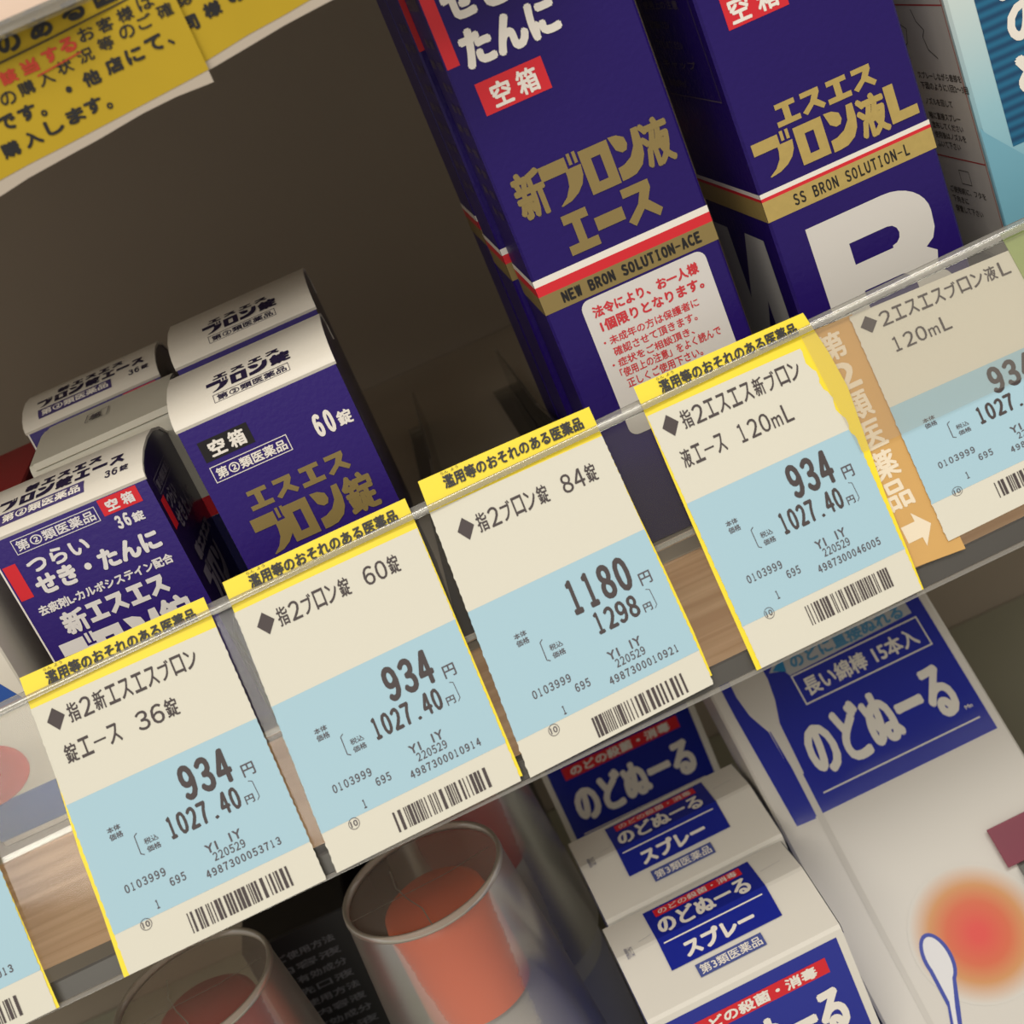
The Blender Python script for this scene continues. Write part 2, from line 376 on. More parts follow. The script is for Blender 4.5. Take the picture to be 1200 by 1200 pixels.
T1 = [(-119.2, 4.8), (-69.8, 3.4), (-70.3, -71.7), (-122.6, -71.9)]
T2 = [(-64.1, 4.7), (-14.4, 4.2), (-17.9, -70.6), (-67.4, -71.4)]
T3 = [(-9.7, 6.6), (36.8, 5.2), (34.3, -69.6), (-15.6, -70.9)]
T4 = [(49.0, 4.9), (95.4, 3.5), (90.4, -70.9), (46.4, -71.2)]
price_card(T1, 'price card reading 934 for the 36 tablet pack, yellow sliver down its left edge', '指2新エスエスブロン', '錠エース　36錠', '934', '1027.40', '4987300053713',
           dx=-1.7, dy=-1.5, ty=10.6, l1x=(9.6, 44.2), l2x=(5.4, 35.6), backing=[(0, 0, 49.5), (8.3, 0, 49.5), (20, .2, 49.4), (45, -1.0, 49), (60, -.9, 49), (76, -1.3, 48.8)])
price_card(T2, 'price card reading 934 for the 60 tablet pack, one title line', '指2ブロン錠 60錠', '', '934', '1027.40', '4987300010914',
           dx=-1.2, dy=-1.2, ty=11.6, l1x=(10.4, 43.6), backing=[(0, 0, 49.5), (8.3, 0, 49.7), (30, .4, 49.9), (60, .6, 50.2), (75, .8, 50.3)])
price_card(T3, 'price card reading 1180 for 84 tablets, standing higher than its neighbours', '指2ブロン錠 84錠', '', '1180', '1298', '4987300010921',
           ty=13.2, l1x=(10.2, 44.6), pricex=(24.3, 42), backing=[(0, 0, 49.5), (8.3, 0, 49.5), (30, .4, 49.7), (45, .6, 50.1), (62, .6, 50.3), (74, .6, 50.0)])
def tear4(v, k):
    if k == 0: return 0
    if v < 9: return -4.6
    if v < 34: return -5.0 + 4.4 * ((v - 9) / 25) ** .9 + .5 * sin(v * .9)
    return -.4
price_card(T4, 'price card reading 934 for 120mL liquid, yellow card showing at its torn right edge', '指2エスエス新ブロン', '液エース 120mL', '934', '1027.40', '4987300046005',
           dx=-1.4, dy=-3.6, ty=10.4, l1x=(9.0, 44.2), l2x=(4.8, 37.6), tear=tear4, backing=[(0, 0, 49.5), (12, -.3, 51.6), (22, -.6, 52.6), (35, -.9, 51.6), (50, -1.2, 50.4), (76, -1.4, 49.6)])
# card in the flap on the right, and one cut by the frame on the left
T5 = [(105.4, -2.3), (152.6, -4.6), (149, -62.6), (101.4, -63.1)]
price_card(T5, 'price card reading 934 without yellow strip, inside the clear flap', '2エスエスブロン液L', '120mL', '934', '1027.40', '4987300046012',
           strip=False, y=-.6, dy=-5, dx=-2.2, ty=2.4, l1x=(9.0, 46.4), l2x=(9.2, 26.2), bow=.1)
T0 = [(-190.5, 4.6), (-141.0, 4.0), (-141.6, -71.6), (-192, -71.9)]
price_card(T0, 'price card cut off by the left edge, next to bare wood edge', '指2', '', '934', '1027.40', '4987300050013',
           dx=-1.5, dy=-1.5, backing=[(0, 0, 49.5), (40, 0, 49.5), (66, 0, 50.0), (76, 0, 50.3)])

# orange classification card beside the fifth card, and the green card at the right
t = thing('class_card', 'orange card with white vertical lettering and arrow left of the flap price card', 'sign', RP + RF @ Vector((92, -.35, -66)), RF)
Mq = lambda base: (lambda u, v, l: (u - 92, -base - l, v + 66))
ORC = mat('orange_card', (214, 168, 96), .6, vary=.15, vscale=90); 
Print(Mq(0)).poly([(93.6, -1.4), (106.5, -2.0), (104.5, -66.5), (90.2, -65.2)]).done('card_sheet', ORC, t)
P = Print(Mq(.08))
for i, ch in enumerate('第2類医薬品'):
    c0 = -3.6 - i * 8.05; sx = -.55 * i * .9
    P.text(ch, 94.9 + sx, c0 - 7.3, 101.5 + sx, c0, .22)
P.poly([(94.2, -52.8), (96.2, -52.8), (96.2, -56.5), (98.6, -56.3), (95.2, -62.6), (91.4, -56.7), (94.2, -56.7)] if False else [(92.6, -55.2), (96.4, -55.2), (96.4, -52.9), (99.8, -57.3), (96.4, -61.9), (96.4, -59.5), (92.6, -59.5)])
P.done('white_lettering', mat('white_card_ink', (232, 218, 192), .6), t)
t = thing('green_card', 'plain pale green card at the right end of the clear rail', 'sign', RP + RF @ Vector((154, -.8, -60)), RF)
box('card_sheet', -5.2, 46, -.3, 0, 0, 60.2, mat('pale_green_card', (158, 176, 108), .6, vary=.1, vscale=300), t, bev=.05)

# ------------------------------------------------------------------ medicine cartons
def carton(t, w, d, h, mfront, mside=None, name='carton', bev=.45):
    return box(name, 0, w, 0, d, 0, h, mfront, t, bev)

LID60 = [(0, 0), (1, 2), (4, 4), (10, 5.6), (20, 6.5), (32, 6), (44, 3.5), (52, -1), (54, -6)]
LID36 = [(0, 0), (1, 1.5), (4, 3), (10, 4.4), (18, 5), (26, 4.6), (34, 2.5), (40, -1)]
def tablet_pack(loc, label, w, h, lid, back, yaw, dark, group=None):
    t = thing('tablet_pack', label, 'medicine box', loc, frame(yaw), group)
    d = lid[-1][0]
    prof = [(0, 0), (0, h)] + [(y, h + z) for y, z in lid[1:]] + [(d, 0)]
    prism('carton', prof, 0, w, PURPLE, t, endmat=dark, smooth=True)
    # white hood over the top, turned down in front by the lid curve
    top = [(y, h + z) for y, z in lid]; inner = [(y + (.0 if i == 0 else 0), z - .5) for i, (y, z) in enumerate(top)]
    o = prism('white_lid', [(y - (.35 if i < 2 else 0), z + .35) for i, (y, z) in enumerate(top)] + inner[::-1], -.3, w + .3, WHITE, t, smooth=True)
    return t

# 60 tablets, two deep
def pack60(loc, label, full=True):
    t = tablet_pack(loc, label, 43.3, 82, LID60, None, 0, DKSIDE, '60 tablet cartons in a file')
    L = lidmap(LID60, 82, .5)
    P = Print(L); P.block('ブ', 10.6, 6.2, 16.6, 11.4); P.block('ロ', 17.2, 6.4, 21.6, 11.2); P.block('ン', 22.2, 6.4, 27.4, 11.4); P.text('錠', 28, 6.2, 33.6, 11.6, .3)
    for i, ch in enumerate('エスエス'): P.block(ch, 12.6 + i * 4.9, 12.2, 16.6 + i * 4.9, 15.2)
    P.text('第②類医薬品', 12.6, 2.9, 31.6, 4.9, .06); P.outline(11.7, 2.5, 32.4, 5.3, .14); P.done('lid_lettering', mat('violet_black_ink', (30, 20, 56), .5), t)
    if full:
        F0 = front()
        Print(F0).rect(3.1, 71.6, 16.6, 77.3).done('black_label', mat('black_sticker', (24, 20, 22), .35), t)
        P = Print(front(base=.14)); P.text('空', 5.2, 72.3, 9.6, 76.6, .18); P.text('箱', 10.6, 72.2, 15.0, 76.7, .16)
        P.text('第②類医薬品', 4.1, 66.4, 23.4, 69.4, .08); P.outline(3.1, 65.7, 24.3, 70.2, .22)
        P.cells('60', 31.2, 65.6, 37.3, 71.9, .3, .76); P.text('錠', 37.7, 66.0, 41.6, 70.1, .16); P.done('white_lettering', WINK, t)
        P = Print(front(base=.14))
        for i, ch in enumerate('エスエス'): P.block(ch, 8.0 + i * 7.25, 55.0, 14.2 + i * 7.25, 60.4)
        P.block('ブ', 6, 41.8, 15.6, 53); P.block('ロ', 14.6, 42.6, 21.6, 53); P.block('ン', 22.8, 42.6, 30.4, 53); P.text('錠', 30.8, 42.4, 39.2, 53.4, .4); P.done('gold_logo', GOLD, t)
        # below the rail line the panel repeats the band and the large initial
        P = Print(F0); P.rect(.4, 31, 42.9, 33); P.done('white_band', WINK, t)
        Print(leftside()).rect(.3, 2, .9, 81).done('board_edge', WINK, t)
    # side panel lettering
    P = Print(rightside(43.3)); P.text('第②類', 6, 60, 14, 66, .1); P.text('エスエス', 8, 50, 30, 55, .2); P.outline(4, 56, 40, 70, .3); P.done('side_lettering', mat('grey_side_ink', (120, 112, 124), .5), t)
    return t
pack60((-60, 15, 0), 'violet 60 tablet carton with gold logo and black empty-box label, front of its file')
pack60((-61, 71.5, 3.4), 'violet 60 tablet carton standing behind the front one, only its white lid showing', True)

# 36 tablets
def pack36(loc, label, yaw, w=45):
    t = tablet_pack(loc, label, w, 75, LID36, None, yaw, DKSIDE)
    t['group'] = '36 tablet cartons in a file'
    P = Print(lidmap(LID36, 75, .5)); ub = 4
    s = [('ブ', 5.4), ('ロ', 5.4), ('ン', 5.4)]
    P.block('ブ', ub + .6, 8.4, ub + 5.6, 13.4); P.block('ロ', ub + 6.4, 8.6, ub + 10.6, 13.2); P.block('ン', ub + 11.2, 8.6, ub + 16, 13.4); P.text('錠', ub + 16.6, 8.4, ub + 21.4, 13.6, .3)
    for i, ch in enumerate('エース'): P.block(ch, ub + 22.2 + i * 4.9, 8.8, ub + 26.4 + i * 4.9, 13.2)
    P.text('新', ub + 7, 14.6, ub + 11, 18.8, .3)
    for i, ch in enumerate('エスエス'): P.block(ch, ub + 11.8 + i * 4.5, 14.8, ub + 15.6 + i * 4.5, 18.6)
    P.cells('36', ub + 30.6, 4.2, ub + 34.6, 7.2, .1, .8); P.text('錠', ub + 35, 4.4, ub + 37.4, 6.8, .06); P.done('lid_lettering', mat('violet_black_ink', (30, 20, 56), .5), t)
    Print(lidmap(LID36, 75, .5)).rect(ub + 1, 2.6, ub + 25, 7.2, 1, 6).done('lid_label', mat('muted_violet_label', (70, 58, 112), .5), t)
    Print(lidmap(LID36, 75, .58)).text('第②類医薬品', ub + 2, 3.4, ub + 24, 6.4, .1).done('lid_label_text', WINK, t)
    F0 = front(base=.14)
    Print(front()).rect(ub + 27.1, 69.7, ub + 37.8, 74.3).done('red_label', RED, t)
    Print(front()).rect(ub - 3, 57.3, ub + .6, 67.4).done('red_bar', RED, t)
    P = Print(F0); P.text('空', ub + 28.6, 70.4, ub + 32, 73.5, .14); P.text('箱', ub + 33, 70.4, ub + 36.3, 73.6, .12)
    P.text('第②類医薬品', ub + 3.2, 69.8, ub + 25, 72.7, .07); P.outline(ub + 2.4, 69.1, ub + 25.8, 73.3, .2)
    P.cells('36', ub + 28.6, 65.0, ub + 32.9, 68.8, .2, .78); P.text('錠', ub + 33.2, 65.1, ub + 36.4, 67.9, .12)
    P.text('つらい', ub + 2.9, 62.8, ub + 20, 67.4, .22); P.text('せき・たんに', ub + 2.4, 56.4, ub + 37, 62.2, .34)
    P.text('去痰剤L-カルボシステイン配合', ub - .4, 51.5, ub + 37.6, 54.4, .12)
    P.text('新', ub + 3.4, 43.6, ub + 10.2, 50.4, .3)
    for i, ch in enumerate('エスエス'): P.block(ch, ub + 10.6 + i * 5.8, 44.6, ub + 15.8 + i * 5.8, 50)
    P.block('ブ', ub - .5, 31, ub + 9.6, 42.4); P.block('ロ', ub + 9, 32, ub + 16.6, 42.2); P.block('ン', ub + 18, 32, ub + 27, 42.4); P.text('錠', ub + 27.4, 32, ub + 36.2, 43.2, .4)
    P.done('white_lettering', mat('white_panel_ink', (226, 222, 220), .4), t)
    Print(leftside()).rect(.2, 2, .9, 75).done('board_edge', WINK, t)
    Print(F0).rect(.1, 2, .55, 74.6).done('board_edge', WINK, t)
    P = Print(rightside(w)); P.rect(2.5, 58.4, 7, 67.2); P.done('side_red_panel', RED, t)
    P = Print(rightside(w, .14)); P.text('つらい', 7.5, 62, 19, 67, .2); P.text('せき', 8, 55.8, 18, 61.4, .25); P.text('たんに', 19, 55.4, 32, 61.2, .2); P.text('第②類医薬品', 6, 68.6, 24, 71.4, .06); P.outline(5, 67.9, 25, 72.2, .2)
    P.text('新エスエス', 9, 45.6, 34, 50.4, .4); P.block('ブ', 6, 31, 14, 44); P.block('ロ', 14.6, 32, 21.6, 44); P.block('ン', 22.6, 32, 30, 44)
    P.done('side_lettering', mat('grey_side_ink', (120, 112, 124), .5), t)
    return t
pack36((-117, 18, 0), 'violet 36 tablet carton with white cough lettering, front left beside the rail', -5)
pack36((-113.5, 96.5, 6), 'violet 36 tablet carton at the back of its file, behind the plain white carton', 0, 43.5)
t = thing('turned_carton', 'plain grey white carton turned backwards between two violet 36 tablet cartons', 'medicine box', (-107, 54, 0))
prism('carton', [(0, 0), (0, 77), (.6, 79.4), (1.6, 80.3), (30, 81), (37, 80.5), (39, 79), (40, 76), (40, 0)], 0, 42, mat('grey_white_board', (206, 202, 186), .5), t, smooth=True)
prism('lid_flap', [(-.3, 79.0), (.8, 80.7), (30, 81.6), (39.4, 80.6), (39.4, 80.2), (30, 81.1), (1, 80.2), (.1, 78.8)], 1.5, 41.6, mat('grey_white_board', (206, 202, 186), .5), t, smooth=True)
for r_, n_ in (((33.4, 71.2, 37.7, 75.8), 'navy_label'), ((34.4, 57, 37.4, 70.3), 'navy_bar'), ((0, 20, 42, 46.5), 'navy_field')): Print(front()).rect(*r_).done(n_, mat('navy_side_print', (26, 26, 84), .4), t)
Print(front(base=.12)).rect(35.6, 72.4, 36.4, 74.6).rect(36.4, 72.4, 37.1, 73.2).done('white_mark', WINK, t)
Print(front()).rect(0, 46.6, 42, 52.6).done('red_band', RED, t)
P = Print(lambda u, v, l: (u, v, 81.75 + l)); P.text('紙', 16.5, 20, 20.4, 26, .2); P.outline(15.4, 18.6, 22.4, 27.5, .25); P.done('recycling_mark', INKM, t)

# tall cough liquid cartons
def bands(t, w, d, vals, gold, side=True):
    """printed band on the front, wrapped round the left side"""
    a, b, c, e = vals
    for nm, m, z0, z1 in (('white_band', WINK, b, a), ('red_band', RED, c, b), ('gold_band', gold, e, c)):
        P = Print(front()); P.rect(0, z0, w, z1)
        if side:
            P.M = leftside(); P.rect(0, z0, d, z1); P.M = rightside(w); P.rect(0, z0, d, z1)
        P.done(nm, m, t)

def ace(loc, label, yaw=0):
    t = thing('liquid_pack', label, 'medicine box', loc, frame(yaw), 'tall 120mL ace liquid cartons in a file')
    box('carton', 0, 48.5, 0, 31, 0, 172, PURPLE2, t, .6)
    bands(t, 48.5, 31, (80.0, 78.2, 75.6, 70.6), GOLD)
    Print(front(base=.1)).rect(.3, 135.6, 3.6, 165).done('red_bar', RED, t)
    Print(front(base=.1)).rect(5.0, 122.1, 22.4, 130.1).done('red_label', RED, t)
    P = Print(front(base=.16)); P.text('空', 7.9, 122.9, 13, 128.9, .2); P.text('箱', 14.6, 122.9, 20, 129.0, .18)
    P.text('たんに', 5.0, 133.4, 30, 142.8, .6); P.text('せき・', 4.6, 144.6, 28, 154.4, .6); P.text('つらい', 4.6, 156, 26, 165, .6)
    P.done('white_lettering', WINK, t)
    P = Print(front(base=.16)); P.text('新', 3.9, 94.4, 12.0, 106.7, .42); P.block('ブ', 11.6, 94.4, 22.2, 105.6); P.block('ロ', 22.4, 94.0, 30.2, 105.4); P.block('ン', 30.6, 94.2, 38.4, 105.6); P.text('液', 37.9, 93.8, 45.8, 106, .42)
    P.block('エ', 12, 82, 20, 92.3); P.poly([(20.4, 85.2), (28, 85.2), (28, 88.6), (20.4, 88.6)]); P.block('ス', 28.4, 82.4, 37.8, 92.4); P.done('gold_logo', GOLD, t)
    P = Print(front(base=.14)); P.cells('NEW BRON SOLUTION-ACE', 5.5, 71.7, 44.4, 74.8, .2, .92); P.done('black_lettering', BLACK, t)
    return t
def ace_sticker(t):
    pts = _arc(43.8 - 2.5, 70 - 2.5, 2.5, 2.5, 0, 90, 5) + _arc(9 + 2.5, 70 - 2.5, 2.5, 2.5, 90, 180, 5) + _arc(11.5, 33.5, 2.5, 2.5, 180, 270, 5) + _arc(41.3, 33.5, 2.5, 2.5, 270, 360, 5)
    st = Print(front(base=.18)).poly(pts).done('notice_sticker', mat('satin_sticker_paper', (216, 212, 208), .4), t, 'grey white rounded notice sticker')
    P = Print(front(base=.24)); P.text('法令により、お一人様', 11.4, 64.6, 41, 67.8, .14); P.text('1個限りとなります。', 12, 60.4, 41, 63.7, .14)
    P.text('・未成年の方は保護者に', 11.2, 56.5, 38, 58.9, .05); P.text('確認させて頂きます。', 12.8, 53.2, 36.4, 55.7, .05); P.text('・症状をご相談頂き、', 11.2, 50.1, 34.4, 52.4, .05)
    P.text('「使用上の注意」をよく読んで', 12.4, 47.0, 41, 49.6, .05); P.text('正しくご使用下さい。', 13.2, 43.8, 34.6, 46.4, .05); P.done('sticker_lettering', REDTXT, st)
def ace_side(t):
    P = Print(leftside(.14))
    P.text('製造販売元', 4, 150, 27, 154, .1)
    r = random.Random(3)
    for i in range(9): P.text(('成分・分量', '用法・用量', '効能・効果')[i % 3], 4, 96 + i * 5.6, 17 + r.random() * 11, 98.4 + i * 5.6, .05)
    P.done('side_lettering', mat('dim_side_ink', (96, 84, 96), .4), t)
a = ace((37, 15, 0), 'tall violet liquid carton with rounded notice sticker, red empty-box label'); ace_sticker(a); ace_side(a)
ace_side(ace((35.4, 48, 4), 'tall violet liquid carton directly behind the one with the notice sticker', 0))
ace((35.4, 81.5, 9), 'tall violet liquid carton third in the file, red bar at its left edge', 0)

t = thing('liquid_pack', 'tall violet liquid carton with bright gold logo and big white letter B', 'medicine box', (99, 15, 0), frame(1.0))
box('carton', 0, 48, 0, 54, 0, 172, PURPLE2, t, .7)
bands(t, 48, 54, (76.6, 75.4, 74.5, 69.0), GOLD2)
Print(front(base=.1)).rect(6.0, 117.3, 22.3, 125.8).done('red_label', RED, t)
P = Print(front(base=.16)); P.text('空', 7.4, 118.1, 12.7, 124.6, .2); P.text('箱', 14.6, 118.1, 20.2, 124.8, .18); P.done('white_lettering', WINK, t)
P = Print(front(base=.16))
for i, ch in enumerate('エスエス'): P.block(ch, 10.2 + i * 7.1, 90.4, 16.6 + i * 7.1, 96.1)
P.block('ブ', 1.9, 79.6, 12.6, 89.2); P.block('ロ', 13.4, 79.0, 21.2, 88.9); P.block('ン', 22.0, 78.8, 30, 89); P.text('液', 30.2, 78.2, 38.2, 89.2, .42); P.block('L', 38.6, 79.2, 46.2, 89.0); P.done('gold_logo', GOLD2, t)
Print(front(base=.14)).cells('SS BRON SOLUTION-L', 7.9, 70.2, 41, 73.3, .1, .78).done('black_lettering', BLACK, t)
# the big B
P = Print(front(base=.1))
up_o = _arc(30.5, 54.4, 11.4, 9.0, 90, 0, 8) + [(41.6, 49.8), (40.4, 47.2), (38, 45.6)]
lo_o = [(40.6, 43.6)] + _arc(31, 30, 13.2, 12, 50, -90, 10)
up_i = [(18.4, 55.1), (29.4, 55.1)] + _arc(29.4, 52.4, 2.7, 2.7, 90, -90, 6)[1:] + [(29.4, 49.1), (18.4, 49.1)]
lo_i = [(18.6, 41.5), (29.6, 41.5)] + _arc(29.6, 34, 3.6, 7.5, 80, -80, 6) + [(29.4, 24), (18.6, 24)]
outer = [(8.5, 18), (8.5, 63.4)] + up_o + lo_o
b2 = bpy.data.curves.new('b', 'CURVE'); b2.dimensions = '2D'; b2.fill_mode = 'BOTH'
for ring in (outer, up_i, lo_i):
    sp = b2.splines.new('POLY'); sp.points.add(len(ring) - 1)
    for q_, (x, y) in zip(sp.points, ring): q_.co = (x, y, 0, 1)
    sp.use_cyclic_u = True
ob = bpy.data.objects.new('b', b2); me = ob.to_mesh()
P.V = [P.M(v.co.x, v.co.y, 0) for v in me.vertices]; P.F = [tuple(p.vertices) for p in me.polygons]
ob.to_mesh_clear(); bpy.data.objects.remove(ob); bpy.data.curves.remove(b2)
P.done('letter_b', mat('grey_white_ink', (214, 210, 204), .4), t)
M = leftside(.12)
P = Print(M); P.poly([(9, 48 - 3), (9, 62.6), (24, 62.6), (25, 62), (39, 47.5), (39.4, 62), (52, 62), (52, 14), (37, 14), (37, 30), (23, 42 - 0), (23, 14), (9, 14)]) if False else None
P.rect(9.5, 14, 24.5, 62.6); P.rect(40, 14, 52.5, 62.0); P.poly([(24.5, 62.6), (40, 40), (40, 20), (24.5, 42)]); P.done('side_letter', mat('side_grey_ink', (190, 188, 180), .45), t)
P = Print(M)
P.outline(4.5, 101, 50, 165, .35)
for i, s_ in enumerate(['液もれ防止の中キャップ', 'キャップ', 'フタをしめてください', '必ずお読みください', '使用上の注意', '保管は涼しい所に', '小児の手の届かない', '直射日光の当らない']):
    P.text(s_[::1], 8, 103.6 + i * 5.4, 24 + 20 * ((i * 37 % 10) / 10), 106.0 + i * 5.4, .06)
for k in range(len(P.V)):                                    # side text reads from the back edge to the front edge
    x, y, z = P.V[k]; P.V[k] = (x, 54.5 - y, z)
P.done('side_lettering', mat('dim_side_ink', (96, 84, 96), .4), t)

# pale blue carton at the right
t = thing('throat_pack', 'tall pale blue carton with teal striped panel behind the green card', 'medicine box', (161, 20, 0))
def grad_mat():
    m = bpy.data.materials.new('pale_blue_printed_board'); m.use_nodes = True; nt = m.node_tree; b = nt.nodes['Principled BSDF']; L = nt.links.new
    tc = nt.nodes.new('ShaderNodeTexCoord'); sp = nt.nodes.new('ShaderNodeSeparateXYZ'); mr = nt.nodes.new('ShaderNodeMapRange')
    mr.inputs[1].default_value = .045; mr.inputs[2].default_value = .105
    r = nt.nodes.new('ShaderNodeValToRGB'); r.color_ramp.elements[0].color = lin((120, 176, 196)); r.color_ramp.elements[1].color = lin((208, 220, 216)); r.color_ramp.elements.new(.45).color = lin((152, 196, 208))
    L(tc.outputs['Object'], sp.inputs[0]); L(sp.outputs[2], mr.inputs[0]); L(mr.outputs[0], r.inputs[0]); L(r.outputs[0], b.inputs['Base Color']); b.inputs['Roughness'].default_value = .4
    return m
box('carton', 0, 60, 0, 56, 0, 168, grad_mat(), t, .8)
Print(front()).poly([(1.2, 66), (10, 56), (60, 44), (60, 0), (0, 0), (0, 68)]).done('blue_lower_field', mat('mid_blue_print', (116, 172, 192), .4), t)
def stripe_mat():
    m = bpy.data.materials.new('teal_striped_print'); m.use_nodes = True; nt = m.node_tree; b = nt.nodes['Principled BSDF']; L = nt.links.new
    tc = nt.nodes.new('ShaderNodeTexCoord'); w = nt.nodes.new('ShaderNodeTexWave'); w.bands_direction = 'Z'; w.inputs['Scale'].default_value = 118; w.inputs['Distortion'].default_value = .3
    r = nt.nodes.new('ShaderNodeValToRGB'); r.color_ramp.elements[0].color = lin((10, 66, 104)); r.color_ramp.elements[1].color = lin((26, 104, 142))
    L(tc.outputs['Object'], w.inputs['Vector']); L(w.outputs['Fac'], r.inputs[0]); L(r.outputs[0], b.inputs['Base Color']); b.inputs['Roughness'].default_value = .35
    return m
Print(front(base=.1)).rect(7.4, 59.6, 56, 150).done('striped_panel', stripe_mat(), t)
P = Print(front(base=.16)); P.text('の', 13.8, 83.6, 26, 94.6, .55); P.text('おし', 13.4, 95.6, 24, 101.5, .3); P.text('ど', 13, 70.6, 26, 81.8, .9); P.done('white_lettering', WINK, t)
# left side face: grey white with small print
Print(leftside(.1)).rect(1.5, 1, 55, 166).done('side_panel', mat('grey_paper_side', (196, 190, 180), .5), t)
P = Print(leftside(.16)); P.rect(2, 100.5, 54, 100.9); P.rect(2, 57.2, 54, 57.6); P.rect(2.0, 2, 2.3, 160); P.done('side_red_rules', mat('dull_red_rule', (170, 60, 56), .5), t)
P = Print(leftside(.16))
rows = [(81, 'スプレーしながら患部を'), (78, '下図のように1回2〜3回'), (73.5, 'ノズルを回して'), (69.4, '喉に直接スプレー'), (66.6, '塗布してください'), (63.8, '使用後はノズルを'), (61.0, 'ふいて下さい'), (47.5, 'ご使用前に、フタを'), (44.6, '下向きに'), (41.6, '保管して下さい')]
for z0, s_ in rows: P.text(s_, 20, z0 - 1, 20 + 2.4 * len(s_), z0 + 1.1, .05)
P.V = [(x, 2 + (47 - y), z) for x, y, z in P.V]
P.stroke([(22, 99.5), (20.5, 96.2), (17, 93.9), (18.8, 92), (17.6, 88.5), (13, 86.2)], .35); P.stroke([(34, 96), (28, 94), (30, 90), (34, 88)], .3)
P.stroke([(20, 54), (20, 50), (14, 50), (14, 54), (20, 54)], .25); P.done('side_small_print', mat('dim_text_ink', (84, 78, 72), .5), t)

# left edge carton
t = thing('lozenge_pack', 'white carton with crimson top, yellow curve and blue triangle at the far left', 'medicine box', (-150, 8, 0))
box('carton', 0, 26.5, 0, 42, 0, 66, WHITE, t, .5)
Print(front()).poly([(0, 66), (26.4, 66), (26.4, 61.5), (24, 60.4), (12, 58), (0, 57.4)]).done('crimson_top', mat('crimson_print', (206, 20, 66), .35), t)
Print(front(base=.1)).poly([(0, 57.6), (12, 58.2), (24, 60.6), (26.4, 61.7), (26.4, 59.3), (24, 58.2), (12, 55.8), (0, 55)]).done('yellow_curve', YELLOW, t)
Print(front()).poly([(20, 46), (13.6, 36.5), (25, 36.5)]).done('blue_triangle', mat('cobalt_print', (40, 84, 164), .4), t)
Print(front()).rect(0, 2, 26.4, 12.5).done('blue_band', MATS['cobalt_print'], t)
P = Print(front(base=.1)); P.disc(4.0, 21, 13.5, 9); P.done('orange_fruit_print', mat('orange_red_print', (232, 74, 22), .5, vary=.25, vscale=90), t)
t = thing('maroon_pack', 'dark maroon carton in the shade behind the crimson topped carton', 'medicine box', (-178, 86, 0))
box('carton', 0, 56, 0, 62, 0, 68, mat('maroon_board', (150, 30, 34), .5), t, .6)
Print(front()).rect(2, 20, 54, 60).done('pale_panel', mat('dull_pink_print', (190, 120, 110), .5), t)

# clear dividers between the files
def divider(x, label, h=58, skew=0):
    t = thing('shelf_divider', label, 'divider', (x, 3, .2), frame(skew), 'clear shelf dividers')
    prof = [(2, 0), (2, 30), (10, h), (26, h + 2), (110, h * .62), (200, h * .55), (200, 0)]
    prism('divider_plate', [(y, z) for y, z in prof], 0, 1.0, CDIV, t)
    box('divider_foot', -7, 0, 2, 200, 0, 1.0, CDIV, t, .2)
divider(-69.5, 'clear divider between the 36 and 60 tablet files', 30)
divider(-10.5, 'clear divider right of the 60 tablet file, at the empty space', 26, -2)
divider(32.5, 'clear divider left of the notice sticker carton', 30, 0)
divider(90.5, 'clear divider between the two tall violet cartons', 30)
divider(154, 'clear divider left of the pale blue carton', 34)

# ------------------------------------------------------------------ paper notices hanging from the upper shelf
def notice(name, label, pts_y, pts_w, y, parent_loc):
    t = thing(name, label, 'paper notice', parent_loc, None, None)
    ox, oy, oz = parent_loc
    def sh(nm, m, lower, upper, dy):
        V = []; F = []
        zz = lambda x: next((a[1] + (b[1] - a[1]) * (x - a[0]) / (b[0] - a[0]) for a, b in zip(lower, lower[1:]) if a[0] <= x <= b[0]), lower[-1][1])
        xs = [x for x in (-110 + i * 1.5 for i in range(130)) if lower[0][0] < x < lower[-1][0]]; up = upper[0][1]
        lower = [lower[0]] + [(x, zz(x)) for x in xs] + [lower[-1]]; upper = [(x, up) for x, z in lower]
        for (x, z), (x2, z2) in zip(lower, upper):
            V += [(x - ox, dy + .8 * sin(x * .12), z - oz), (x2 - ox, dy + .8 * sin(x2 * .12), z2 - oz)]
        for i in range(len(lower) - 1): F.append((2 * i, 2 * i + 2, 2 * i + 3, 2 * i + 1))
        return mesh(nm, V, F, m, t)
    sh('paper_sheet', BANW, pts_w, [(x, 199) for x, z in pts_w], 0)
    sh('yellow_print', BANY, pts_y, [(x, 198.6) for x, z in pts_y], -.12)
    return t
E1w = [(-110, 149), (-90, 150.2), (-64.6, 152.1), (-57.5, 153.2), (-49.2, 153.9), (-40.3, 154.6), (-29.8, 155.8), (-21.7, 156.2), (-13.1, 155.9)]
E1y = [(-110, 152), (-90, 153.3), (-63, 155.1), (-56, 155.7), (-48.1, 156.1), (-35.9, 156.9), (-24.9, 157.7), (-18, 158.2), (-12.95, 158.6)]
n1 = notice('paper_notice', 'yellow paper notice with black lettering and pale bottom margin, nearer sheet', E1y, E1w, 0, (-60, -18, 199))
E2w = [(-20, 158.2), (-12.3, 158.5), (-5, 159.3), (5.5, 160.5), (17, 161.3), (40, 162), (70, 162.4)]
E2y = [(-20, 159.8), (-12.7, 160.3), (-2.5, 161.7), (6.3, 162.4), (12.6, 163.1), (40, 164.4), (70, 165)]
n2 = notice('paper_notice', 'yellow paper notice tucked behind the nearer lettered sheet, longer to the right', E2y, E2w, 0, (10, -16.8, 199))
MN = lambda u, v, l: (u + 60, -.3 - l + .8 * sin(u * .12), v - 199)
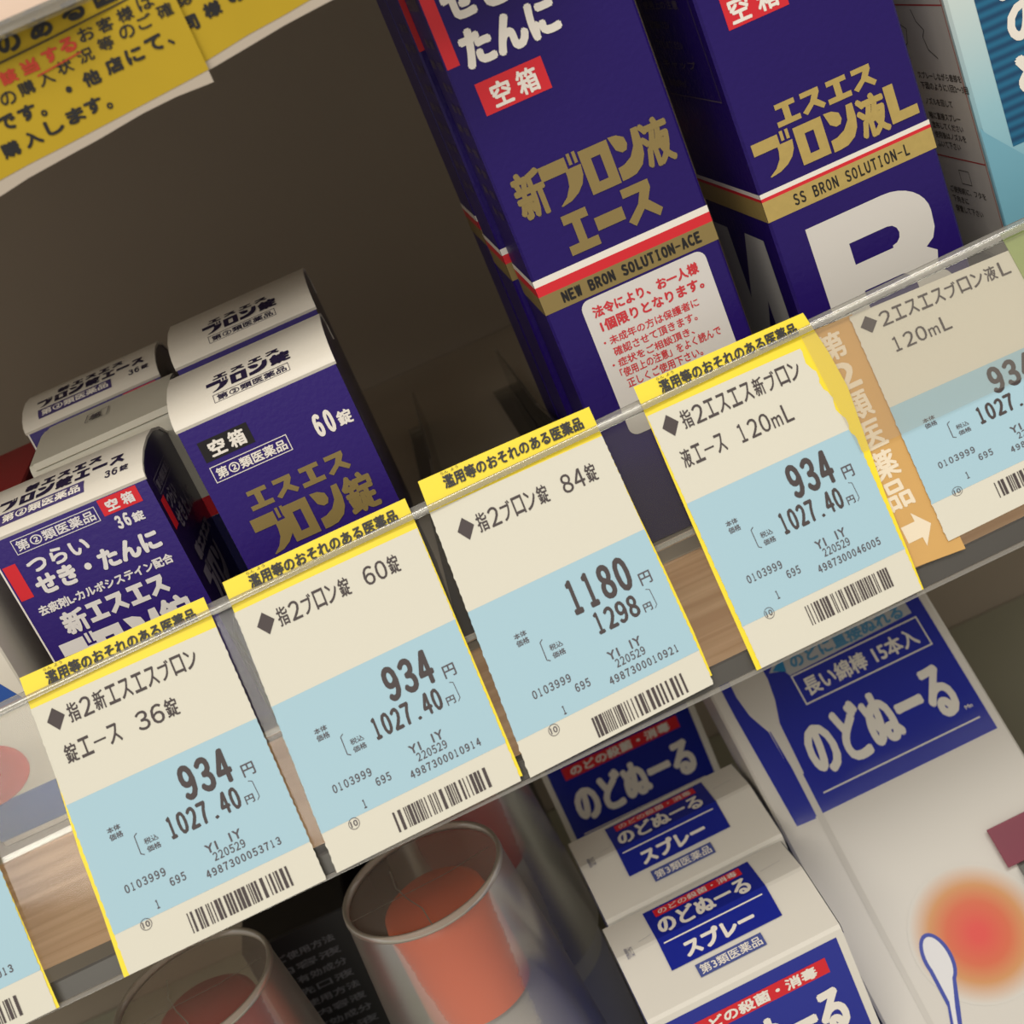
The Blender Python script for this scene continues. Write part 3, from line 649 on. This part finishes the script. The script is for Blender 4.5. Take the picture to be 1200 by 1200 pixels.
def chars(P, row, sz, bold):
    for ch, x, z in row:
        if ch in '。、・': P.text(ch, x - sz * .16, z - sz * .16, x + sz * .16, z + sz * .16, bold * .6)
        else: P.text(ch, x - sz * .46, z - sz * .37, x + sz * .46, z + sz * .37, bold)
    return P
P = Print(MN)
chars(P, [('れ', -55, 179), ('の', -48.1, 179.1), ('あ', -41.0, 179.3), ('る', -33.5, 179.8), ('医', -26.2, 180.2), ('薬', -19.6, 180.8)], 5.5, .26)
P.stroke([(-62, 175.7), (-40, 176.6), (-14, 178.0)], .35)
chars(P, [('お', -33.0, 174.7), ('客', -28.6, 174.8), ('様', -23.9, 175.1), ('は', -19.1, 175.6)], 3.8, .08)
chars(P, [('の', -53.4, 169.3), ('購', -49.1, 169.7), ('入', -44.6, 169.9), ('状', -40.1, 170.5), ('況', -35.1, 170.9), ('等', -30.2, 171.4), ('の', -25.1, 171.9), ('ご', -20.8, 172.3), ('確', -16.1, 172.7)], 3.7, .07)
chars(P, [('で', -55.9, 165.0), ('す', -51.3, 165.2), ('。', -48.2, 163.8), ('・', -41.4, 166.1), ('他', -36.1, 166.4), ('店', -30.6, 166.9), ('に', -25.8, 167.1), ('て', -21.0, 167.6), ('、', -17.6, 166.6)], 4.3, .2)
chars(P, [('購', -57.8, 159.9), ('入', -52.7, 160.1), ('し', -47.6, 160.6), ('ま', -42.6, 160.9), ('す', -38.3, 161.2), ('。', -35.2, 159.9)], 4.3, .18)
P.done('black_lettering', BLACK, n1)
P = Print(MN); chars(P, [('該', -51.3, 173.1), ('当', -46.5, 173.3), ('す', -41.6, 173.7), ('る', -37.5, 174.1)], 4.0, .16); P.stroke([(-46, 170.9), (-35.4, 171.9)], .3); P.done('red_lettering', mat('notice_red_ink', (196, 58, 34), .6), n1)
P = Print(lambda u, v, l: (u - 10, -.3 - l + .8 * sin(u * .12), v - 199)); chars(P, [('同', -12.6, 168.4), ('様', -7.0, 169.2), ('の', -1.2, 170)], 4.3, .2); chars(P, [('認', -11.7, 173.3)], 3.7, .07); P.done('black_lettering', BLACK, n2)
# yellow of the far sheet continues behind; upper rail
UF = frame(0, 12, 0)
t = thing('upper_label_rail', 'cream and clear label rail at the top left above the yellow notice', 'label holder', (0, -24, 181.5), UF)
prism('rail_lip', [(-1.5, -1.2), (-2, .4), (-1.2, 1.4), (2, 1.4), (2, -1.2)], -260, -28, CLIP, t)
box('cream_card', -260, -30, .2, 1.2, 1.5, 24, mat('pink_cream_card', (222, 196, 176), .6), t, .1)

# ------------------------------------------------------------------ lower shelf: throat sprays
SPR = [(0, 0), (21.9, 7.6), (41.8, 6.2)]     # lid from front edge to back edge (dy, dz)
def spray_pack(loc, label, rot, hh, lab_front=True):
    t = thing('spray_pack', label, 'medicine box', loc, rot, 'throat spray cartons in a file')
    prism('carton', [(0, -hh), (0, -1.2), (.6, 0), (21.2, 7.3), (22.6, 7.6), (41.2, 6.3), (41.8, 5.2), (41.8, -hh)], 0, 62, mat('white_gloss_board', (224, 220, 210), .35, bump=.1, bscale=300), t, endmat=NAVY2)
    # side skirts of the lid, white over the blue end
    for x in (-.25, 62.25):
        V = [(x, 0, -3.4), (x, 0, -.6), (x, .6, .1), (x, 21.4, 7.6), (x, 41.4, 6.4), (x, 41.8, 2.4), (x, 39, .8), (x, 27, 2.4), (x, 25.5, 4), (x, 22.5, 4), (x, 21, 2.4), (x, 3, -3.9)]
        mesh('lid_tuck', V, [tuple(range(len(V)))], MATS['white_gloss_board'], t)
    L = lidmap(SPR, 0)
    s = lambda v: 43.2 - v          # measured from the back edge
    Print(lidmap(SPR, 0, .35)).poly([(13.2, s(3.4)), (49.6, s(3.4)), (49.6, s(20.02)), (13.2, s(20.02))]).poly([(13.2, s(20.02)), (49.6, s(20.02)), (49.2, s(32)), (13, s(32))]).done('lid_label', NAVY, t)
    Print(lidmap(SPR, 0, .42)).rect(16.3, s(8.9), 46, s(4.6)).done('lid_red_strip', RED, t)
    P = Print(lidmap(SPR, 0, .5)); P.text('のどの殺菌・消毒', 17.6, s(8.4), 44.6, s(5.2), .05); P.text('のどぬーる', 15.2, s(19.6), 46, s(10.0), .34)
    P.rect(14.6, s(22.7), 47.4, s(22.2)); P.text('スプレー', 19, s(30.8), 42, s(24.6), .35); P.done('lid_white_lettering', WINK, t)
    P = Print(lidmap(SPR, 0, .35)); P.rect(19.6, s(38.4), 41, s(33.8)); P.done('class_label', mat('slate_blue_label', (72, 84, 150), .5), t)
    P = Print(lidmap(SPR, 0, .42)); P.text('第3類医薬品', 20.4, s(37.8), 40.2, s(34.5), .06); P.done('class_lettering', WINK, t)
    P = Print(lidmap(SPR, 0, .35)); P.text('開け口', 3, s(22), 5.4, s(17), .02); P.stroke([(8, s(17)), (12.5, s(16))], .12); P.stroke([(51, s(12)), (58, s(11.4))], .12); P.done('lid_marks', mat('faint_grey_mark', (150, 148, 160), .5), t)['kind'] = 'stuff'
    Print(front()).rect(2.2, -40, 59.6, -3.2).done('front_panel', NAVY, t)
    Print(front(base=.16)).rect(7.6, -12.9, 54.2, -7.6).done('front_red_strip', RED, t)
    P = Print(front(base=.24)); P.text('のどの殺菌・消毒', 10.4, -12.3, 50.6, -8.2, .18); P.text('のどぬーる', 6.6, -33, 55, -16.6, .75); P.rect(5.6, -37.2, 56, -36.7); P.done('front_white_lettering', WINK, t)
    return t
SR = frame(3.1, 3.1)
fC = Vector((-14.82, -11.6, -123.4)); sC = fC
spray_pack(tuple(sC), 'front white throat spray carton with blue lid label, brightest and nearest of its file', SR, 108)
spray_pack(tuple(fC + Vector((-.3, 46.6, 2.4))), 'white throat spray carton second in its file, lid shaded', SR, 111)
spray_pack(tuple(Vector((-17.6, 120, -108))), 'throat spray carton at the back, blue front panel under the price cards', frame(2), 127)

# ------------------------------------------------------------------ leaning carton with cotton swabs
t = thing('swab_pack', 'large leaning blue and white carton with long cotton swab picture', 'medicine box', (53.0, 45.9, -126.2), frame(2.3, 43.3))
box('carton', -5, 76.5, 0, 24, -148, 64, mat('white_swab_board', (206, 202, 194), .35), t, .8)
F1 = front()
Print(F1).rect(9.6, 0, 73.4, 62).poly([(-.9, 62), (3.2, 62), (2.6, 46), (3.6, 38.5), (6.6, 31), (6.9, 20), (6.9, -.6), (.2, -.2), (-.9, 40)]).poly([(6.9, 30.9), (9.6, 30.9), (9.6, 0), (6.9, 0)]).poly([(15.2, 62), (9.6, 62), (9.6, 30), (13, 36), (15.2, 46)]).done('blue_panel', NAVY, t)
sw = mat('swab_grey_white', (196, 192, 184), .5)
P = Print(front(base=.14)); P.poly([(3.4, 62), (3.2, 46), (4.3, 38.5), (7.2, 31), (7.9, 14), (10.4, 14), (11.2, 32), (13.6, 39.7), (14.8, 47), (14.4, 62)]); P.poly([(8.0, 28), (10.3, 28), (9.6, 0), (8.6, -80), (6.9, -80), (7.4, 0)]); P.done('swab_print', sw, t)
P = Print(front(base=.14)); P.poly([(21.0, 47.2), (16.2, 48.6), (24, 56), (68, 58), (68.6, 46.2), (22, 44.9)]); P.done('grey_arrow_band', mat('silver_grey_print', (168, 170, 172), .4), t)
Print(front(base=.2)).poly([(17.4, 48.7), (21.6, 46.6), (22.4, 51.8)]).done('teal_arrow', mat('teal_print', (30, 120, 168), .4), t)
Print(front(base=.2)).text('のどに直接ぬれる', 24, 46.0, 66, 51.2, .22).done('teal_lettering', mat('teal_letter_print', (70, 130, 168), .4), t)
P = Print(front(base=.2)); P.outline(22, 33.6, 69.3, 44.6, .5); P.text('長い綿棒 15本入', 24.2, 35.6, 66.2, 42.2, .2); P.text('のどぬーる', 14.4, 9.6, 67.4, 29.2, .75); P.rect(13, 5.4, 70.3, 5.9); P.text('Mn', 67.6, 9.6, 70.2, 11.0, .05); P.done('white_lettering', mat('grey_white_lettering', (214, 210, 200), .35), t)
# warm round glow motif and small swab drawing lower down
def glow_mat():
    m = bpy.data.materials.new('orange_glow_print'); m.use_nodes = True; nt = m.node_tree; b = nt.nodes['Principled BSDF']; L = nt.links.new
    tc = nt.nodes.new('ShaderNodeTexCoord'); mp = nt.nodes.new('ShaderNodeMapping'); mp.inputs['Location'].default_value = (-.0345, 0, .0530)
    vl = nt.nodes.new('ShaderNodeVectorMath'); vl.operation = 'LENGTH'; mr = nt.nodes.new('ShaderNodeMapRange'); mr.inputs[1].default_value = 0; mr.inputs[2].default_value = .021
    r = nt.nodes.new('ShaderNodeValToRGB'); e = r.color_ramp.elements; e[0].color = lin((214, 66, 56)); e[0].position = .1; e[1].color = lin((206, 202, 194)); e[1].position = 1; e.new(.45).color = lin((206, 96, 56)); e.new(.7).color = lin((200, 140, 84))
    L(tc.outputs['Object'], mp.inputs[0]); L(mp.outputs[0], vl.inputs[0]); L(vl.outputs['Value'], mr.inputs[0]); L(mr.outputs[0], r.inputs[0]); L(r.outputs[0], b.inputs['Base Color']); b.inputs['Roughness'].default_value = .4
    return m
Print(front(base=.14)).disc(34.5, -53, 21.5, 21.5, 40).done('orange_glow_print', glow_mat(), t)
P = Print(front(base=.2)); P.disc(19.6, -54.5, 4.6, 8.2); P.poly([(15.2, -56), (24, -56), (18.2, -70), (12, -84), (9, -84), (15, -68)]); P.done('swab_outline', NAVY2, t)
P = Print(front(base=.26)); P.disc(19.6, -54.5, 3.4, 7.0); P.poly([(16.4, -56.5), (22.8, -56.5), (17, -69), (11, -84), (10.2, -84), (16.2, -67)]); P.done('swab_fill', mat('swab_fill_white', (218, 218, 220), .5), t)
# pink film tab and grey clip on its right edge
t = thing('film_tab', 'small pink translucent film tab over the right edge of the leaning carton', 'tab', (53 + 52, 45.9 - 20, -126.2 - 20), frame(2.3, 43.3))
box('film', 0, 22, -2.2, -1.6, -13, 0, PINKC, t, .1)
t.matrix_world = Matrix.Translation(Vector((53.0, 45.9, -126.2)) / 1000) @ frame(2.3, 43.3).to_4x4() @ Matrix.Translation(Vector((52.6, -.4, -27)) / 1000)
t = thing('grey_clip', 'small grey plastic clip below the pink film tab', 'clip')
t.matrix_world = Matrix.Translation(Vector((53.0, 45.9, -126.2)) / 1000) @ frame(2.3, 43.3).to_4x4() @ Matrix.Translation(Vector((56, -.4, -58)) / 1000)
prism('clip_body', [(0, 0), (-3, 1), (-5, 5), (-5, 12), (-2.5, 17), (0, 18)], 0, 16, mat('clip_grey', (110, 112, 108), .4), t, smooth=True)

# ------------------------------------------------------------------ bottles under clear cups, and the dark pack behind them
def cup_bottle(x, y, ztop, cap, caplabel, label, clab, bodycol):
    b = thing('capped_bottle', label, 'bottle', (x, y, -236), None, 'mouthwash bottles under clear cups')
    H = ztop + 236
    lathe('bottle_body', [(0, 0), (27, 0), (29, 2), (29, H - 88), (26.5, H - 70), (20, H - 52), (14, H - 47), (14, H - 44), (0, H - 44)], bodycol, b)
    lathe('bottle_label', [(29.15, 20), (29.15, H - 92)], mat('slate_bottle_label', (150, 152, 172), .5), b)
    lathe('bottle_cap', [(17.6, H - 45), (17.6, H - 44), (17.0, H - 14), (16.2, H - 9.5), (13.5, H - 7.6), (0, H - 7)], cap, b)
    for i in range(0, 40):
        pass
    c = thing('clear_cup', clab, 'cup', (x, y, ztop), None, 'upturned clear cups on the bottles')
    # shell: closed top slightly sunk inside a rolled rim, sides widening downward
    lathe('cup_wall', [(25.4, -1.0), (26.2, -4), (28.2, -30), (30.4, -60), (31.6, -82)], CUPM, c, 64)
    lathe('cup_rim', [(24.6, -1.2), (24.7, .2), (25.4, .8), (26.1, .3), (26.3, -1.2), (25.6, -2.2), (24.8, -2.0), (24.6, -1.2)], clear_mat('cup_rim_plastic', (225, 222, 216), .45, (226, 214, 200), .7, .3) if 'cup_rim_plastic' not in MATS else MATS['cup_rim_plastic'], c, 64)
    lathe('cup_base', [(24.9, -2.4), (18, -2.9), (0, -3.1)], MATS['cup_base_plastic'] if 'cup_base_plastic' in MATS else clear_mat('cup_base_plastic', (244, 238, 230), .22, (206, 190, 176), .5, .2, .1, 90), c, 64)
    sc = MATS['cup_rim_plastic']
    # moulding scratch across the base
    P = Print(lambda u, v, l: (u, v, -1.9)); P.stroke([(-24, -3), (-10, -1.8), (8, -.2), (22, 3.4)], .35); P.stroke([(-10, 14), (-9, 4), (-6, -4), (-2, -12), (0, -22)], .4); P.done('mould_line', sc, c)['kind'] = 'stuff'
ORG = mat('orange_cap_plastic', (240, 104, 56), .4, bump=.2, bscale=200)
REDC = mat('red_cap_plastic', (176, 40, 40), .35)
GB = mat('grey_bottle_plastic', (176, 176, 176), .3)
cup_bottle(-60.5, 37, -80, ORG, '', 'bottle with orange cap seen through the middle clear cup', 'clear upturned cup over the orange cap, crack across its base', GB)
cup_bottle(-137, 35, -81, REDC, '', 'bottle with red cap under the clear cup at the lower left', 'clear upturned cup over the red cap at the lower left', mat('dark_red_bottle', (96, 40, 40), .3))
cup_bottle(-50, 101, -80, REDC, '', 'shaded bottle behind the orange capped one', 'shaded clear cup behind the orange capped bottle, half hidden by price cards', GB)
t = thing('black_pack', 'black carton with grey small print between the two clear cups', 'medicine box', (-108, 78, -236))
box('carton', -24, 14, 0, 60, 0, 132, mat('black_board', (26, 26, 30), .4), t, .6)
P = Print(front()); 
for i in range(11): P.text(('有効成分', '内容液', 'ご使用方法', '洗口液')[i % 4], -18 + (i % 3) * 3, 70 + i * 5.2, 6, 73 + i * 5.2, .08)
P.done('grey_small_print', mat('grey_pack_text', (110, 112, 120), .5), t)
t = thing('black_pack', 'black carton in the dark gap left of the throat sprays', 'medicine box', (-52, 166, -236))
box('carton', -70, 26, 0, 60, 0, 150, mat('black_board', (26, 26, 30), .4), t, .6)
